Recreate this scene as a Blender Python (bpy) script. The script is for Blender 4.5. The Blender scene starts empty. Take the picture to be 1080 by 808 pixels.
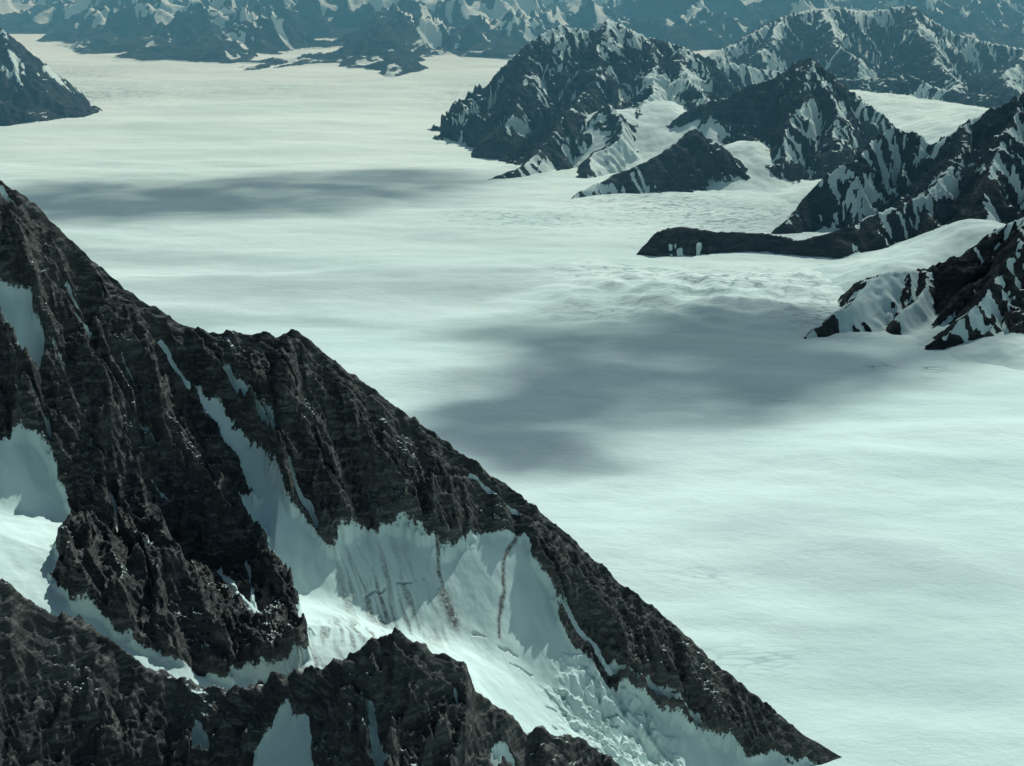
import bpy, numpy as np, math
rng=np.random.RandomState(7)
# ---------------------------------------------------------------- survey camera (1 unit = 100 m)
F=1400.0; PITCH=math.radians(19.0); CAMZ=25.0
cp,sp=math.cos(PITCH),math.sin(PITCH)
def ray(u,v):
    a=(u-540.)/F; b=(404.-v)/F
    return np.array([a, cp+sp*b, -sp+cp*b])
def W(u,v,Y):
    d=ray(u,v); t=Y/d[1]
    return (d[0]*t, Y, CAMZ+d[2]*t)
SUN=np.array([0.30,0.66,0.69]); SUN/=np.linalg.norm(SUN)

# ---------------------------------------------------------------- noise
PERM=rng.permutation(4096).astype(np.int32)
ANG=rng.rand(4096)*2*np.pi
GX=np.cos(ANG).astype(np.float32); GY=np.sin(ANG).astype(np.float32)
def pn(x,y,seed=0):
    x=np.asarray(x,np.float32)+np.float32(seed*17.31); y=np.asarray(y,np.float32)+np.float32(seed*9.77)
    xi=np.floor(x).astype(np.int32); yi=np.floor(y).astype(np.int32)
    xf=x-xi; yf=y-yi; xf=xf.astype(np.float32); yf=yf.astype(np.float32)
    u=xf*xf*xf*(xf*(xf*6-15)+10); v=yf*yf*yf*(yf*(yf*6-15)+10)
    p0=PERM[xi&4095]; p1=PERM[(xi+1)&4095]
    def g(p,iy,fx,fy):
        h=PERM[(p+iy)&4095]
        return GX[h]*fx+GY[h]*fy
    a=g(p0,yi,xf,yf); b=g(p1,yi,xf-1,yf); c=g(p0,yi+1,xf,yf-1); d=g(p1,yi+1,xf-1,yf-1)
    return np.float32(1.5)*((a+(b-a)*u)*(1-v)+(c+(d-c)*u)*v)
def fbm(x,y,o=5,seed=0,gain=.5):
    r=0;a=1;f=1
    for i in range(o):
        r=r+a*pn(x*f,y*f,seed+i); a*=gain; f*=2.03
    return r
def ridged(x,y,o=4,seed=0,gain=.5):
    r=0;a=1;f=1;n=0;w=1
    for i in range(o):
        s=1-np.abs(pn(x*f,y*f,seed+i)); s=s*s*w
        r=r+a*s; n+=a; w=np.clip(s*1.6,0,1); a*=gain; f*=2.07
    return r/n
def sst(a,b,x):
    t=np.clip((x-a)/(b-a),0,1); return t*t*(3-2*t)
def smax(a,b,k):
    h=np.clip(.5+.5*(a-b)/k,0,1); return b+(a-b)*h+k*h*(1-h)

# ---------------------------------------------------------------- mesh from height field
def grid_mesh(name,xs,ys,Z,attrs,mat):
    nx,ny=len(xs),len(ys)
    X,Y=np.meshgrid(xs,ys)
    co=np.empty((nx*ny,3),np.float32); co[:,0]=X.ravel(); co[:,1]=Y.ravel(); co[:,2]=Z.ravel()
    i=np.arange(nx*ny,dtype=np.int32).reshape(ny,nx)
    q=np.stack([i[:-1,:-1],i[:-1,1:],i[1:,1:],i[1:,:-1]],-1).reshape(-1,4)
    me=bpy.data.meshes.new(name)
    me.vertices.add(nx*ny); me.vertices.foreach_set("co",co.ravel())
    n=len(q); me.loops.add(n*4); me.polygons.add(n)
    me.loops.foreach_set("vertex_index",q.ravel())
    me.polygons.foreach_set("loop_start",np.arange(0,n*4,4,dtype=np.int32))
    me.polygons.foreach_set("loop_total",np.full(n,4,np.int32))
    me.polygons.foreach_set("use_smooth",np.ones(n,bool))
    me.update(calc_edges=True)
    for k,a in attrs.items():
        at=me.attributes.new(k,'FLOAT','POINT'); at.data.foreach_set("value",np.ascontiguousarray(a,np.float32).ravel())
    ob=bpy.data.objects.new(name,me); bpy.context.scene.collection.objects.link(ob)
    me.materials.append(mat); return ob

# ---------------------------------------------------------------- materials
def nodes(name):
    m=bpy.data.materials.new(name); m.use_nodes=True
    nt=m.node_tree; nt.nodes.clear(); return m,nt
class NT:
    def __init__(s,nt): s.nt=nt
    def n(s,t,**k):
        x=s.nt.nodes.new(t)
        for a,b in k.items(): setattr(x,a,b)
        return x
    def l(s,a,b): s.nt.links.new(a,b)
    def noise(s,vec,scale,detail=6,rough=.6,dist=0):
        x=s.n('ShaderNodeTexNoise'); x.inputs['Scale'].default_value=scale
        x.inputs['Detail'].default_value=detail; x.inputs['Roughness'].default_value=rough
        x.inputs['Distortion'].default_value=dist
        s.l(vec,x.inputs['Vector']); return x.outputs['Fac']
    def attr(s,name): return s.n('ShaderNodeAttribute',attribute_name=name).outputs['Fac']
    def math(s,op,a,b=None,clamp=False):
        x=s.n('ShaderNodeMath',operation=op,use_clamp=clamp)
        for i,v in enumerate((a,b)):
            if v is None: continue
            if isinstance(v,(int,float)): x.inputs[i].default_value=v
            else: s.l(v,x.inputs[i])
        return x.outputs[0]
    def ramp(s,f,lo,hi,a=0,b=1):
        x=s.n('ShaderNodeMapRange',interpolation_type='SMOOTHSTEP')
        s.l(f,x.inputs[0]); x.inputs[1].default_value=lo; x.inputs[2].default_value=hi
        x.inputs[3].default_value=a; x.inputs[4].default_value=b; return x.outputs[0]
    def mix(s,f,a,b):
        x=s.n('ShaderNodeMix',data_type='RGBA')
        if isinstance(f,(int,float)): x.inputs[0].default_value=f
        else: s.l(f,x.inputs[0])
        for i,v in ((6,a),(7,b)):
            if isinstance(v,tuple): x.inputs[i].default_value=(*v,1)
            else: s.l(v,x.inputs[i])
        return x.outputs[2]
    def diffuse(s,col,nrm):
        bs=s.n('ShaderNodeBsdfDiffuse'); s.l(col,bs.inputs['Color']); s.l(nrm,bs.inputs['Normal'])
        o=s.n('ShaderNodeOutputMaterial'); s.l(bs.outputs[0],o.inputs[0])
SNOW1=(.69,.81,.77); SNOW2=(.57,.69,.66)
def terrain_mat(name,sc,rockA,rockB,rockC,bump,fleck):
    m,nt=nodes(name); N=NT(nt)
    geo=N.n('ShaderNodeNewGeometry'); P=geo.outputs['Position']
    at=N.attr('snow'); dt=N.attr('dirt_crevasse'); n2=N.attr('var')
    n3=N.noise(P,6*sc,5,.7)
    mp=N.n('ShaderNodeMapping'); N.l(P,mp.inputs[0]); mp.inputs['Rotation'].default_value=(.5,.55,.6); mp.inputs['Scale'].default_value=(1,1,4)
    n4=N.noise(mp.outputs[0],1.2*sc,5,.68,.3)
    sx=N.n('ShaderNodeSeparateXYZ'); N.l(geo.outputs['Normal'],sx.inputs[0])
    f=N.math('ADD',at,N.math('MULTIPLY',N.math('SUBTRACT',n3,.5),1.0))
    f=N.ramp(f,.45,.55)
    led=N.math('ADD',N.math('MULTIPLY',sx.outputs[2],.7),N.math('MULTIPLY',n3,.30))
    led=N.math('ADD',led,N.math('MULTIPLY',n2,.35))
    led=N.ramp(led,1.125-fleck,1.155-fleck)
    f=N.math('MAXIMUM',f,led)
    rock=N.mix(n2,rockA,rockB)
    rock=N.mix(N.ramp(n4,.47,.64),rock,rockC)
    rock=N.mix(N.math('MULTIPLY',N.ramp(n3,.5,.66),.5),rock,(.020,.022,.023))
    snow=N.mix(n2,SNOW1,SNOW2)
    snow=N.mix(N.math('MULTIPLY',dt,N.ramp(n3,.25,.6)),snow,(.13,.115,.10))
    col=N.mix(f,rock,snow)
    b=N.n('ShaderNodeBump'); b.inputs['Distance'].default_value=bump
    N.l(N.math('ADD',N.math('MULTIPLY',n4,1.1),N.math('MULTIPLY',n3,.6)),b.inputs['Height'])
    N.l(N.math('SUBTRACT',1.0,N.math('MULTIPLY',f,.95)),b.inputs['Strength'])
    N.diffuse(col,b.outputs[0]); return m
mat_fg=terrain_mat('alpine_rock_and_snow',1.7,(.053,.058,.058),(.090,.092,.087),(.175,.172,.160),.08,0)
mat_mid=terrain_mat('ridge_rock_and_snow',.5,(.030,.037,.042),(.052,.059,.062),(.085,.09,.092),.35,.0)
mat_far=terrain_mat('range_rock_and_snow',.2,(.032,.042,.050),(.045,.056,.062),(.07,.08,.085),.8,.0)

def glacier_mat():
    m,nt=nodes('glacier_snow'); N=NT(nt)
    P=N.n('ShaderNodeNewGeometry').outputs['Position']
    mp=N.n('ShaderNodeMapping'); N.l(P,mp.inputs[0]); mp.inputs['Scale'].default_value=(.6,1,1); mp.inputs['Rotation'].default_value=(0,0,.3)
    b=N.noise(mp.outputs[0],.9,6,.66); cr=N.attr('crev'); a=N.attr('var')
    col=N.mix(a,(.62,.75,.71),(.72,.83,.79))
    col=N.mix(N.math('MULTIPLY',N.ramp(b,.5,.75),.22),col,(.53,.66,.63))
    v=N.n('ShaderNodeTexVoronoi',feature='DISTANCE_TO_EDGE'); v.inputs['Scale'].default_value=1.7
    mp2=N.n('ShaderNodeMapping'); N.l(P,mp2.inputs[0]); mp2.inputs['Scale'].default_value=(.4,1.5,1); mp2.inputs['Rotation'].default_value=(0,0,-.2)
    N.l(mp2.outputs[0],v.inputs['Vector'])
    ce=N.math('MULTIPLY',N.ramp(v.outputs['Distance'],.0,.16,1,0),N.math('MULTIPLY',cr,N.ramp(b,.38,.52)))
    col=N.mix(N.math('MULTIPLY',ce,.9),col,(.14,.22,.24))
    bp=N.n('ShaderNodeBump'); bp.inputs['Strength'].default_value=.6; bp.inputs['Distance'].default_value=.17
    N.l(b,bp.inputs['Height'])
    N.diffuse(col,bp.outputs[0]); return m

# ================================================================ FOREGROUND MOUNTAIN
def YA(u): return 36+.002*(887-u)
cA=[(0,195),(40,225),(90,275),(130,305),(165,331),(200,350),(235,355),(262,358),(290,360),(308,353),(330,368),(370,402),(420,437),(470,472),(520,507),(560,537),(600,572),(650,614),(700,657),(750,701),(800,742),(850,780),(887,801)]
A3=np.array([W(u,v,YA(u)) for u,v in cA])
A3=np.vstack([[-60,42,8],[-36,40,17],[-24,39,23.0],[-19,38.2,21.5],A3,[13,36,-2.5],[40,36,-20]])
cB=[(0,620),(30,641),(80,664),(130,695),(170,720),(205,730),(240,737),(275,728),(300,722),(345,712),(365,702),(385,692),(405,680),(418,674),(435,684),(450,690),(480,707),(492,712),(502,743),(530,760),(555,779),(580,782),(600,783),(630,802)]
B3=np.array([W(u,v,24.2+.8*math.sin(u/90.)) for u,v in cB])
B3=np.vstack([[-40,24,14],[-20,24,15.5],B3,[4,24.5,6],[9,25,1],[14,25,-2],[40,25,-20]])
Vp=[W(*p) for p in [(0,600,28.2),(50,640,27.4),(130,690,27),(200,718,27),(250,738,27),(330,718,27.6),(400,668,29.8),(470,700,29.8),(560,762,31),(640,792,32),(700,808,33.2),(620,802,31)]]
Vp+=[(12,30,-.8),(13,36,-.8),(20,28,-2),(8,32.5,-.3),(0,27,5.2),(5,27,2),(-20,27.5,13),(-30,27,12)]
Vp=np.array(Vp)
def tps_fit(p):
    n=len(p); d=np.hypot(p[:,None,0]-p[None,:,0],p[:,None,1]-p[None,:,1]); K=d*d*np.log(d+1e-9)
    M=np.zeros((n+3,n+3)); M[:n,:n]=K+np.eye(n)*.3; M[:n,n]=1; M[:n,n+1:]=p[:,:2]; M[n,:n]=1; M[n+1:,:n]=p[:,:2].T
    return np.linalg.solve(M,np.r_[p[:,2],0,0,0])
WV=tps_fit(Vp)
def tps(x,y,p,w):
    r=w[len(p)]+w[-2]*x+w[-1]*y
    for i in range(len(p)):
        d2=(x-p[i,0])**2+(y-p[i,1])**2+1e-9; r=r+w[i]*.5*d2*np.log(d2)
    return r
def fgA(x,y):
    yc=np.interp(x,A3[:,0],A3[:,1]); zc=np.interp(x,A3[:,0],A3[:,2]); d=yc-y
    g=np.where(d>0, 1.02*d-.008*d*d, -1.25*d); return zc-g,d
def fgB(x,y):
    yc=np.interp(x,B3[:,0],B3[:,1]); zc=np.interp(x,B3[:,0],B3[:,2]); d=yc-y
    return zc-np.where(d>0,1.05*d-.01*d*d,-1.25*d),d
def fgV(x,y,dA):
    v=tps(x,y,Vp,WV)
    # the trough is only high close to the lower ridge; it sinks below the rock face behind it
    return v-4*np.clip(1.5-dA,0,None)-.35*np.clip(y-29.5,0,None)*sst(0,-4,x)
def H0(x,y):
    a,dA=fgA(x,y); b,dB=fgB(x,y); v=fgV(x,y,dA)
    return np.maximum(smax(a,v,.5),b)
def hit(pts):
    out=[]
    for u,v in pts:
        d=ray(u,v); t=np.linspace(18,60,4200)
        x=d[0]*t;y=d[1]*t;z=CAMZ+d[2]*t
        k=np.argmax(z<=H0(x,y)); 
        if k==0: k=len(t)-1
        out.append((x[k],y[k]))
    return np.array(out)
def seg_d(X,Y,a,b):
    dx,dy=[np.float32(q) for q in (b-a)]; L=dx*dx+dy*dy+np.float32(1e-12)
    ax,ay=np.float32(a[0]),np.float32(a[1])
    t=np.clip(((X-ax)*dx+(Y-ay)*dy)/L,0,1)
    return np.hypot(X-ax-t*dx,Y-ay-t*dy),t
def poly_sd(X,Y,P):
    D=np.full(X.shape,1e9,np.float32); ins=np.zeros(X.shape,bool)
    for i in range(len(P)):
        a=P[i];b=P[(i+1)%len(P)]
        D=np.minimum(D,seg_d(X,Y,a,b)[0])
        if a[1]!=b[1]:
            c=((a[1]>Y)!=(b[1]>Y))&(X<(b[0]-a[0])*(Y-a[1])/(b[1]-a[1])+a[0]); ins^=c
    return np.where(ins,D,-D)
snow_polys=[
 [(-30,290),(0,298),(15,303),(30,318),(42,345),(50,375),(52,395),(42,408),(28,398),(15,372),(0,335),(-30,320)],
 [(-60,465),(0,464),(20,458),(45,468),(60,498),(72,542),(82,556),(60,588),(58,612),(75,638),(110,652),(145,678),(175,698),(210,710),(240,720),(262,710),(288,712),(312,704),(326,692),(316,650),(302,615),(285,585),(264,548),(250,512),(272,522),(258,495),(236,462),(214,432),(202,404),(226,420),(250,450),(272,478),(298,518),(318,552),(345,578),(375,558),(400,553),(430,562),(455,576),(480,582),(505,568),(530,558),(552,562),(566,600),(590,645),(606,682),(640,722),(665,732),(690,747),(720,764),(760,784),(800,797),(860,806),(860,815),(760,850),(640,850),(600,830),(520,800),(420,730),(330,760),(240,770),(100,710),(0,660),(-80,630)],
]
streaks=[([(170,362),(185,385),(197,405)],.05),([(240,395),(270,440),(300,490),(322,530),(335,560)],.08),
 ([(332,470),(338,500),(352,525),(376,548)],.04),([(150,455),(158,466),(172,474)],.05),([(118,538),(124,560),(128,580)],.04),
 ([(494,502),(515,520),(545,545)],.04),([(442,453),(456,465)],.05),([(82,338),(95,356)],.05),([(160,516),(180,530)],.03),
 ([(250,622),(268,642)],.07),([(572,590),(585,618),(602,650)],.05),([(590,640),(615,665),(640,700)],.06),([(218,372),(232,388)],.04),
 ([(60,382),(72,398)],.05),([(30,420),(48,450),(56,480)],.05),([(96,470),(108,500)],.035),([(280,440),(292,462)],.05),([(645,655),(652,672)],.03),
 ([(300,690),(270,640),(262,600)],.03),([(640,700),(690,735),(735,765)],.08),([(640,590),(700,650)],.02),([(230,600),(245,615)],.05),
 ([(0,205),(14,222)],.07),([(70,305),(84,330)],.03),([(345,420),(360,440)],.025),([(420,500),(440,530)],.02),([(180,430),(195,452)],.03),([(150,600),(165,640)],.025),
 ([(100,300),(112,325)],.02),([(130,380),(150,425)],.02),([(215,500),(232,540)],.018),([(380,450),(392,480)],.018),([(300,400),(315,425)],.022),([(90,560),(100,600)],.02)]
bpolys=[[(203,775),(215,772),(222,808),(205,830)],[(266,800),(285,770),(300,752),(322,756),(330,780),(340,830),(262,830)],[(374,735),(384,742),(396,770),(415,800),(420,830),(404,830),(384,780)],[(484,730),(490,745),(492,768),(484,765)],[(520,800),(530,790),(545,808),(545,830),(520,830)]]
xs=np.concatenate([np.linspace(-60,-15.6,140,endpoint=False),np.arange(-15.6,11.5,.025),np.linspace(11.5,30,50)])
ys=np.concatenate([np.linspace(-10,19.5,60,endpoint=False),np.arange(19.5,38.2,.025),np.linspace(38.2,75,100)])
X,Y=np.meshgrid(xs.astype(np.float32),ys.astype(np.float32))
a,dA=[q.astype(np.float32) for q in fgA(X,Y)]; b,dB=[q.astype(np.float32) for q in fgB(X,Y)]; v=fgV(X,Y,dA).astype(np.float32)
av=smax(a,v,.5); isB=b>av
base=np.maximum(av,b)
wx=.18*fbm(X*1.5,Y*1.5,5,40); wy=.18*fbm(X*1.5,Y*1.5,5,50)
Xw,Yw=X+wx,Y+wy
m=np.zeros(X.shape,np.float32)
for P in snow_polys: m=np.maximum(m,sst(-.10,.14,poly_sd(Xw,Yw,hit(P))))
for P,w in streaks:
    Q=hit(P)
    for i in range(len(Q)-1):
        d,_=seg_d(X+wx*.5,Y+wy*.5,Q[i],Q[i+1]); m=np.maximum(m,sst(w*2.2,w*.4,d))
m=np.where(isB,0,m)
mb=np.zeros(X.shape,np.float32)
for P in bpolys: mb=np.maximum(mb,sst(-.06,.08,poly_sd(Xw,Yw,hit(P))))
m=np.where(isB,mb,m)
# rock relief : ribs along the fall line
s=X+.55*(Y-36)+.35*fbm(X*.5,Y*.5,3,3)
R=1.30*(ridged(s/2.6,Y/7,3,11)-.45)+.56*ridged(s/1.0,Y/2.6,3,21)+.25*ridged(s/.42+.3*wx,Y/.9,3,31)+.15*ridged(X/.18,Y/.2,3,35)
sB=X-.15*(Y-24)+.3*fbm(X*.6,Y*.6,3,4)
RB=1.0*(ridged(sB/1.9,Y/5,3,61)-.4)+.5*ridged(sB/.75,Y/2.2,3,66)+.24*ridged(sB/.32,Y/.8,3,71)+.14*ridged(X/.15,Y/.18,3,76)
# tilted strata steps
st=(base+.55*X+.25*Y+.5*fbm(X*.5,Y*.5,3,78))*2.2
strat=.08*np.abs((st%1)-.5)*2+.04*np.abs(((st*2.7)%1)-.5)*2
cr=np.clip(np.abs(dA)/1.6,0,1); crB=np.clip(np.abs(dB)/1.2,0,1)
jag=.20*(ridged(X/.9,Y/1.5,4,81)-.45)
rel=np.where(isB,(RB-.35)*(.12+.88*crB)+jag*1.6,(R-.35)*(.10+.90*cr)+jag)+strat
toe=sst(-.5,2.0,base)
sn=.016*fbm(s/1.1,Y/3.5,4,90)+.08*fbm(X/1.8,Y/1.8,3,93)+.010*fbm(X*4,Y*4,3,95)
Z=base+(1-m)*(rel*toe+.10)+m*(sn-.05)
# broken icefall at the foot of the snow face
cI=hit([(660,785)])[0]
ser=sst(2.1,.7,np.hypot((X-cI[0])*.8,(Y-cI[1]))+.5*fbm(X,Y,3,94))*m
blk=ridged((X+.4*Y)/.55+.4*wx,(Y-.3*X)/.34,4,97)
ter=np.sin((Y+X*.35+.6*fbm(X*.8,Y*.8,3,96))*8)
Z=Z+ser*(.34*(blk-.42)+.09*np.clip(ter*4,-1,1))
# crevasses on the lower snow apron and bergschrund across the bowl
crv=np.zeros(X.shape,np.float32)
brk=sst(-.1,.2,fbm(X*1.4,Y*1.4,3,92))
for pts,w in [([(382,630),(400,619),(425,611),(450,607)],.022),([(540,700),(565,712),(590,730),(615,738)],.022),([(560,735),(590,752),(620,760)],.025),([(585,765),(612,775),(640,776)],.03),([(500,668),(520,680),(545,690)],.018),([(610,745),(640,757),(668,762)],.022)]:
    Q=hit(pts)
    for i in range(len(Q)-1): crv=np.maximum(crv,brk*sst(w*1.8,w*.3,seg_d(X+.6*wx,Y+.6*wy,Q[i],Q[i+1])[0]))
Z=Z-.08*m*crv
dirt_crevasse=.4*crv  # crevasse lines darkened part way in colour; dirt streaks and patches follow
for P,w in [([(460,575),(463,600),(468,630),(474,650)],.035),([(545,560),(533,590),(529,630),(526,670)],.035),([(468,630),(478,652)],.14)]:
    Q=hit(P)
    for i in range(len(Q)-1): dirt_crevasse=np.maximum(dirt_crevasse,sst(w*2.5,w*.3,seg_d(X+.35*wx,Y+.35*wy,Q[i],Q[i+1])[0]))
q=hit([(400,640),(360,680),(430,655),(340,700),(385,665)])
for c,r in zip(q,(1.3,1.1,1.1,.8,1.0)): dirt_crevasse=np.maximum(dirt_crevasse,.9*np.exp(-((X-c[0])**2+(Y-c[1])**2)/r**2)*sst(-.3,.5,fbm(s/.2,Y/1.6,5,98)))
var=sst(-.6,.6,fbm(s/1.2,Y/2.,5,99))
grid_mesh('mountain',xs,ys,Z,{'snow':m,'dirt_crevasse':dirt_crevasse,'var':var},mat_fg)
del X,Y,R,RB,s,wx,wy,Xw,Yw

# ================================================================ RIDGE NETWORK
def network(X,Y,ridges,warp,domes):
    w1=warp*fbm(X/8,Y/8,4,101); w2=warp*fbm(X/8,Y/8,4,111)
    Xw,Yw=X+w1,Y+w2
    H=np.full(X.shape,-30.,np.float32); S=np.zeros_like(H); D=np.zeros_like(H); B=np.zeros_like(H); ZR=np.zeros_like(H)
    s0=0
    for R,sl,bias in ridges:
        P=np.array([W(*p) for p in R])
        for i in range(len(P)-1):
            d,t=seg_d(Xw,Yw,P[i,:2],P[i+1,:2])
            z=np.float32(P[i,2])+t*np.float32(P[i+1,2]-P[i,2]); dd=np.minimum(d,26)
            h=z-sl*(1.38*dd-.019*dd*dd+(d-dd)*.4)
            L=np.hypot(*(P[i+1,:2]-P[i,:2]))
            k=h>H; H=np.where(k,h,H); S=np.where(k,s0+t*L,S); D=np.where(k,d,D); B=np.where(k,bias,B); ZR=np.where(k,z,ZR); s0+=L
        s0+=40
    G=np.zeros_like(H)
    for (u,v_,Yd,r) in domes:
        c=W(u,v_,Yd); G=G+((c[2]+.8)*np.exp(-((X-c[0])**2+((Y-c[1])/1.2)**2)/(r*r)))**4
    G=G**.25-.8
    return H,S,D,B,ZR,G
def finish(H,S,D,B,ZR,G,X,Y,lam,amp,xs,ys):
    Sw=S+.5*fbm(X/3,Y/3,3,115)
    rib=ridged(Sw/lam,D/(lam*4),2,121); rib2=ridged(Sw/(lam*.4),D/(lam*1.5),3,131); r3=ridged(X/(lam*.3),Y/(lam*.3),4,141)
    cr=np.clip(D/(lam*1.1),0,1)
    hf=np.clip((ZR+1)/6,0.15,1.3)
    rel=amp*hf*((rib-.5)*2.1*cr+(rib2-.5)*1.0*(.15+.85*cr)+(r3-.45)*.5*(.4+.6*cr))
    rock=H+rel
    gs=G+.22*fbm(X/4,Y/4,5,151)
    Z=smax(rock,gs,.3)
    gy,gx=np.gradient(Z,ys,xs)
    big=fbm(X/(lam*2.2),Y/(lam*2.2),3,161); fin=fbm(X/(lam*.35),Y/(lam*.35),4,163)
    snow=sst(-.15,.4,gs-rock)
    gul=.38-.75*(rib-.1)*cr-.80*rib2+.70*big+.22*fin+.38*np.clip(-gx,-.9,.9)+B
    snow=np.maximum(snow,sst(-.1,.1,gul))
    var=sst(-.6,.6,fbm(X/(lam),Y/(lam),4,165))
    return Z,snow,var
mid=[
 ([(478,146,168),(503,110,168),(530,72,170),(560,44,171),(590,26,172),(615,34,173),(640,20,174),(680,38,176),(715,48,178),(745,60,182),(800,73,186),(850,78,190)],.84,-.14),
 ([(560,44,171),(552,90,162),(530,128,156)],.8,-.2),
 ([(640,20,174),(625,70,164),(620,100,158),(600,120,151),(575,148,146),(545,175,141),(516,191,137)],.7,-.14),
 ([(680,38,176),(690,70,168),(690,100,160),(672,122,154)],.7,.12),
 ([(640,110,153),(655,144,146),(612,178,140)],.7,-.1),
 ([(715,48,178),(722,78,166),(745,106,156)],.7,.15),
 ([(596,213,127),(640,190,130),(690,168,133),(735,135,137),(762,154,136),(782,180,134)],.76,-.3),
 ([(700,135,152),(730,112,152),(780,98,150),(820,80,150),(850,60,150),(880,83,150),(905,100,149),(940,130,147),(974,153,145)],.80,-.25),
 ([(850,60,150),(845,108,143),(820,140,138)],.8,-.35),
 ([(850,60,150),(890,118,142),(880,150,138)],.85,-.12),
 ([(816,248,111),(850,213,114),(890,174,117),(940,132,121),(965,140,121)],1.05,-.15),
 ([(965,140,121),(990,153,120),(1030,124,118),(1075,102,116),(1140,84,114),(1250,60,112)],.80,.16),
 ([(1075,102,116),(1050,170,108),(1040,205,103)],.8,.05),
 ([(1030,124,118),(1000,175,112),(975,208,108)],.8,.05),
 ([(662,270,105),(690,242,106),(720,238,106.5),(760,244,106),(800,246,106),(850,252,105),(900,236,106),(970,206,108)],.85,-.25),
 ([(848,352,82),(880,325,84),(905,308,86),(935,286,88),(980,286,88),(1010,266,88),(1050,239,89),(1085,226,88),(1150,198,88),(1250,170,88)],.80,.32),
 ([(992,365,79),(1025,322,81.5),(1052,281,84),(1075,241,87)],.9,-.02),
 ([(980,286,88),(950,325,84.5)],.8,.25),
 ([(745,60,214),(775,46,220),(800,28,225),(830,14,230),(870,9,230),(915,12,232),(960,6,235),(990,28,232),(1030,43,230),(1085,52,228),(1180,38,230)],.8,.12),
 ([(870,9,230),(880,45,212),(905,68,198)],.7,.03),
 ([(960,6,235),(985,55,208),(1010,92,188)],.7,.03),
 ([(1085,52,228),(1060,80,200),(1075,98,185)],.7,.08),
 ([(830,14,230),(800,60,208)],.7,.0),
 ([(905,90,188),(950,78,192),(1000,96,186),(1060,102,180)],.6,-.05),
]
domes=[(695,108,158,9),(640,118,154,6),(785,150,140,6),(935,182,128,8),(1000,116,168,20),(900,99,182,18),(1040,235,98,7),(960,272,95,6),(1060,338,82,6),(752,124,150,6),(800,92,185,14),(1060,122,150,14)]
xs=np.arange(-22,112,.16); ys=np.concatenate([np.arange(72,215,.16),np.arange(215,275,.35)])
X,Y=np.meshgrid(xs.astype(np.float32),ys.astype(np.float32))
T=network(X,Y,mid,1.0,domes)
Z,sn,var=finish(*T,X,Y,3.2,1.5,xs,ys)
grid_mesh('mountain',xs,ys,Z,{'snow':sn,'dirt_crevasse':sn*0,'var':var},mat_mid)
left=[([(96,103,203),(70,86,197),(40,60,193),(0,32,190),(-60,0,190),(-160,-30,192)],.9,-.45),([(0,32,190),(20,90,184)],.9,-.45)]
xs=np.arange(-130,-45,.25); ys=np.arange(155,235,.25)
X,Y=np.meshgrid(xs.astype(np.float32),ys.astype(np.float32))
T=network(X,Y,left,1.0,[])
Z,sn,var=finish(*T,X,Y,3.6,1.3,xs,ys)
grid_mesh('mountain',xs,ys,Z,{'snow':sn,'dirt_crevasse':sn*0,'var':var},mat_mid)
# far range
xs=np.concatenate([np.linspace(-700,-190,120,endpoint=False),np.arange(-190,190,.45),np.linspace(190,800,140)])
ys=np.concatenate([np.arange(215,400,.45),np.arange(400,760,1.4),np.linspace(762,1500,120)])
X,Y=np.meshgrid(xs.astype(np.float32),ys.astype(np.float32))
ex=[-700,-160,-116,-90,-70,-47,-35,-24,-16,-10.5,-3.4,11,40,100,200,800]; ey=[340,320,309,271,246,235,242,222,231,252,246,268,262,262,255,240]
ye=np.interp(X+4*fbm(X/14,Y/14,3,171),ex,ey)+5*fbm(X/12,Y/12,4,175)
E=sst(0,60,Y-ye)
qx=X+5*fbm(X/25,Y/25,3,181); qy=Y+5*fbm(X/25,Y/25,3,186)
rm=ridged(qx/30,qy/34,3,187,.5); rr=ridged(qx/8,qy/9,5,190,.6)
Z=E*((rm*11-1.5)*(.75+.55*sst(270,420,Y))+(rr-.3)*4.5*(.3+rm)+2.0*fbm(X/110,Y/110,2,191))-1.2*(1-E)
gy,gx=np.gradient(Z,ys,xs)
sn=sst(-.08,.08,.35*fbm(X/14,Y/16,5,195)+(Z-5.5)*.055-(rr-.38)*.7+.30*np.clip(-gx,-.8,.8)+.15*fbm(X/3,Y/3,4,199)-.11)
sn=np.maximum(sn,sst(.4,-.3,Z))
var=sst(-.6,.6,fbm(X/20,Y/20,4,166))
grid_mesh('mountain_range',xs,ys,Z,{'snow':sn,'dirt_crevasse':sn*0,'var':var},mat_far)

# ================================================================ GLACIER
xs=np.concatenate([-np.geomspace(3500,131,30),np.arange(-130,120,.45),np.geomspace(121,3500,30)])
ys=np.concatenate([np.linspace(-3000,15,20,endpoint=False),np.arange(15,150,.35),np.arange(150,330,.8),np.geomspace(331,4500,30)])
X,Y=np.meshgrid(xs.astype(np.float32),ys.astype(np.float32))
near=sst(400,250,np.hypot(X,Y))
Z=near*(.35*fbm(X/30,Y/13,4,201)+.09*fbm((X+.3*Y)/9,Y/3.6,4,205))
for u,v_,r,h in [(740,310,7,.35),(800,330,5,.25),(690,330,6,.25),(620,300,8,.25),(860,300,6,.3)]:
    d=ray(u,v_); t=-CAMZ/d[2]; cx,cy=d[0]*t,d[1]*t
    Z=Z+h*np.exp(-(((X-cx)/r)**2+((Y-cy)/(r*.8))**2))*(1+.8*fbm(X/3,Y/2,4,207))
crev=np.zeros_like(Z)
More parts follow.
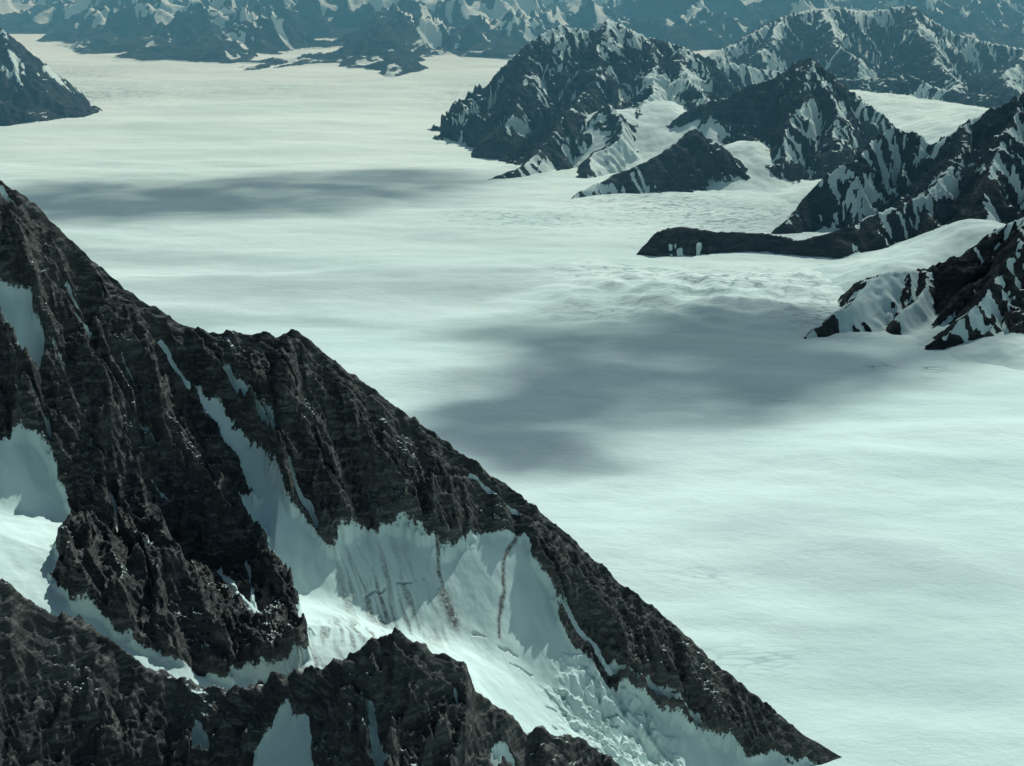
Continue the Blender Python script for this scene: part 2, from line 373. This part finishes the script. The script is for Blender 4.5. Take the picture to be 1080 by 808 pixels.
for u,v_,ru,rv,k in [(110,100,12,14,1),(780,230,12,8,1),(700,215,8,6,1),(560,232,8,5,.8),(800,690,2,1.2,.45),(735,605,1.2,.8,.45),(925,388,.8,.5,1),(985,388,.8,.5,1),(830,418,.6,.35,1),(780,300,8,5,.9),(700,60,10,10,1),(40,80,14,16,1),(560,160,4,14,.8),(660,290,6,4,.8),(640,330,6,3,.5),(500,100,8,20,.7),(900,330,5,4,1),(250,95,20,12,.6)]:
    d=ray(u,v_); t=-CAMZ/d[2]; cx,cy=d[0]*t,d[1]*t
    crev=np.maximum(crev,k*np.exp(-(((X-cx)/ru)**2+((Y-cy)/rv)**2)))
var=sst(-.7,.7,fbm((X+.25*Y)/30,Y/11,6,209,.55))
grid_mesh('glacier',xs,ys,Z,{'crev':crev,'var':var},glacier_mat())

# ================================================================ CLOUD (high thin layer, shades parts of the ice)
CH=62.0; off=SUN[:2]/SUN[2]*CH
xs=np.arange(-120,150,.8); ys=np.arange(30,320,.8)
X,Y=np.meshgrid(xs.astype(np.float32),ys.astype(np.float32))
gx=X-off[0]+3*fbm(X/14,Y/8,4,221); gy=Y-off[1]+2.2*fbm(X/14,Y/8,4,231)
op=np.zeros_like(X)
def blob(u,v_,ru,rv,a,rot=0):
    global op
    d=ray(u,v_); t=-CAMZ/d[2]; cx,cy=d[0]*t,d[1]*t
    c,s_=math.cos(rot),math.sin(rot); dx=(gx-cx)*c+(gy-cy)*s_; dy=-(gx-cx)*s_+(gy-cy)*c
    r=np.sqrt((dx/ru)**2+(dy/rv)**2); op=1-(1-op)*(1-a*sst(1.3,.45,r))
blob(190,210,28,11,.76,.12); blob(40,218,20,10,.5); blob(400,190,14,8,.66)
blob(570,440,9,9,.72,.3); blob(680,400,12,11,.72,.2); blob(840,365,13,8,.68,.1); blob(1000,345,14,7,.45)
blob(520,475,6,4,.45); blob(640,350,12,7,.5); blob(760,380,12,9,.35)
blob(330,300,18,4,.3,.1); blob(230,335,16,3,.25); blob(120,270,20,4,.25); blob(900,240,16,14,.3); blob(1040,280,10,12,.3); blob(860,560,8,3,.12); blob(1000,620,8,3,.15)
blob(960,700,7,3,.15)
op=np.clip(op*(1+.3*fbm(X/9,Y/5,4,241)),0,.88)
m,nt=nodes('cloud_vapour'); N=NT(nt)
at=N.attr('opacity')
tr=N.n('ShaderNodeBsdfTransparent'); df=N.n('ShaderNodeBsdfDiffuse'); df.inputs[0].default_value=(.9,.9,.9,1)
tl=N.n('ShaderNodeBsdfTranslucent'); tl.inputs[0].default_value=(.85,.85,.85,1)
mx=N.n('ShaderNodeMixShader'); mx.inputs[0].default_value=.4; N.l(df.outputs[0],mx.inputs[1]); N.l(tl.outputs[0],mx.inputs[2])
mm=N.n('ShaderNodeMixShader'); N.l(at,mm.inputs[0]); N.l(tr.outputs[0],mm.inputs[1]); N.l(mx.outputs[0],mm.inputs[2])
o=N.n('ShaderNodeOutputMaterial'); N.l(mm.outputs[0],o.inputs[0])
grid_mesh('cloud',xs,ys,CH+1.5*fbm(X/12,Y/12,4,251),{'opacity':op},m)

# ================================================================ HAZE over the far valley
import bmesh
bm=bmesh.new(); bmesh.ops.create_cube(bm,size=1)
for v_ in bm.verts: v_.co=(v_.co.x*2400,(v_.co.y+.5)*2000+90,(v_.co.z+.5)*27-5)
me=bpy.data.meshes.new('haze'); bm.to_mesh(me); bm.free()
hz=bpy.data.objects.new('haze',me); bpy.context.scene.collection.objects.link(hz)
m,nt=nodes('haze_air'); N=NT(nt); vs=N.n('ShaderNodeVolumeScatter'); vs.inputs['Color'].default_value=(.25,.70,1,1); vs.inputs['Density'].default_value=.0031
o=N.n('ShaderNodeOutputMaterial'); N.l(vs.outputs[0],o.inputs['Volume']); me.materials.append(m)

# ================================================================ LIGHT / WORLD / CAMERA
sc=bpy.context.scene
w=bpy.data.worlds.new("World"); sc.world=w; w.use_nodes=True; nt=w.node_tree
bg=nt.nodes['Background']; sky=nt.nodes.new('ShaderNodeTexSky'); sky.sky_type='NISHITA'; sky.sun_disc=False
el=math.asin(SUN[2]); az=math.atan2(SUN[0],SUN[1]); sky.sun_elevation=el; sky.sun_rotation=az; sky.altitude=1500
tint=nt.nodes.new('ShaderNodeMix'); tint.data_type='RGBA'; tint.blend_type='MULTIPLY'; tint.inputs[0].default_value=1; tint.inputs[7].default_value=(.85,.94,.76,1)
nt.links.new(sky.outputs[0],tint.inputs[6]); nt.links.new(tint.outputs[2],bg.inputs[0]); bg.inputs[1].default_value=.09
L=bpy.data.lights.new('sun','SUN'); L.energy=3.75; L.angle=math.radians(.5); L.color=(.92,1.0,.93)
lo=bpy.data.objects.new('sun',L); sc.collection.objects.link(lo)
from mathutils import Vector
lo.rotation_euler=Vector(-SUN).to_track_quat('-Z','Y').to_euler(); lo.location=(0,0,100)
cam=bpy.data.cameras.new('camera'); cam.lens=36*F/1080; cam.sensor_width=36; cam.clip_start=.1; cam.clip_end=9000
co=bpy.data.objects.new('camera',cam); sc.collection.objects.link(co); co.location=(0,0,CAMZ); co.rotation_euler=(math.radians(90)-PITCH,0,0)
sc.camera=co
sc.view_settings.view_transform='Standard'; sc.view_settings.look='None'; sc.view_settings.exposure=0
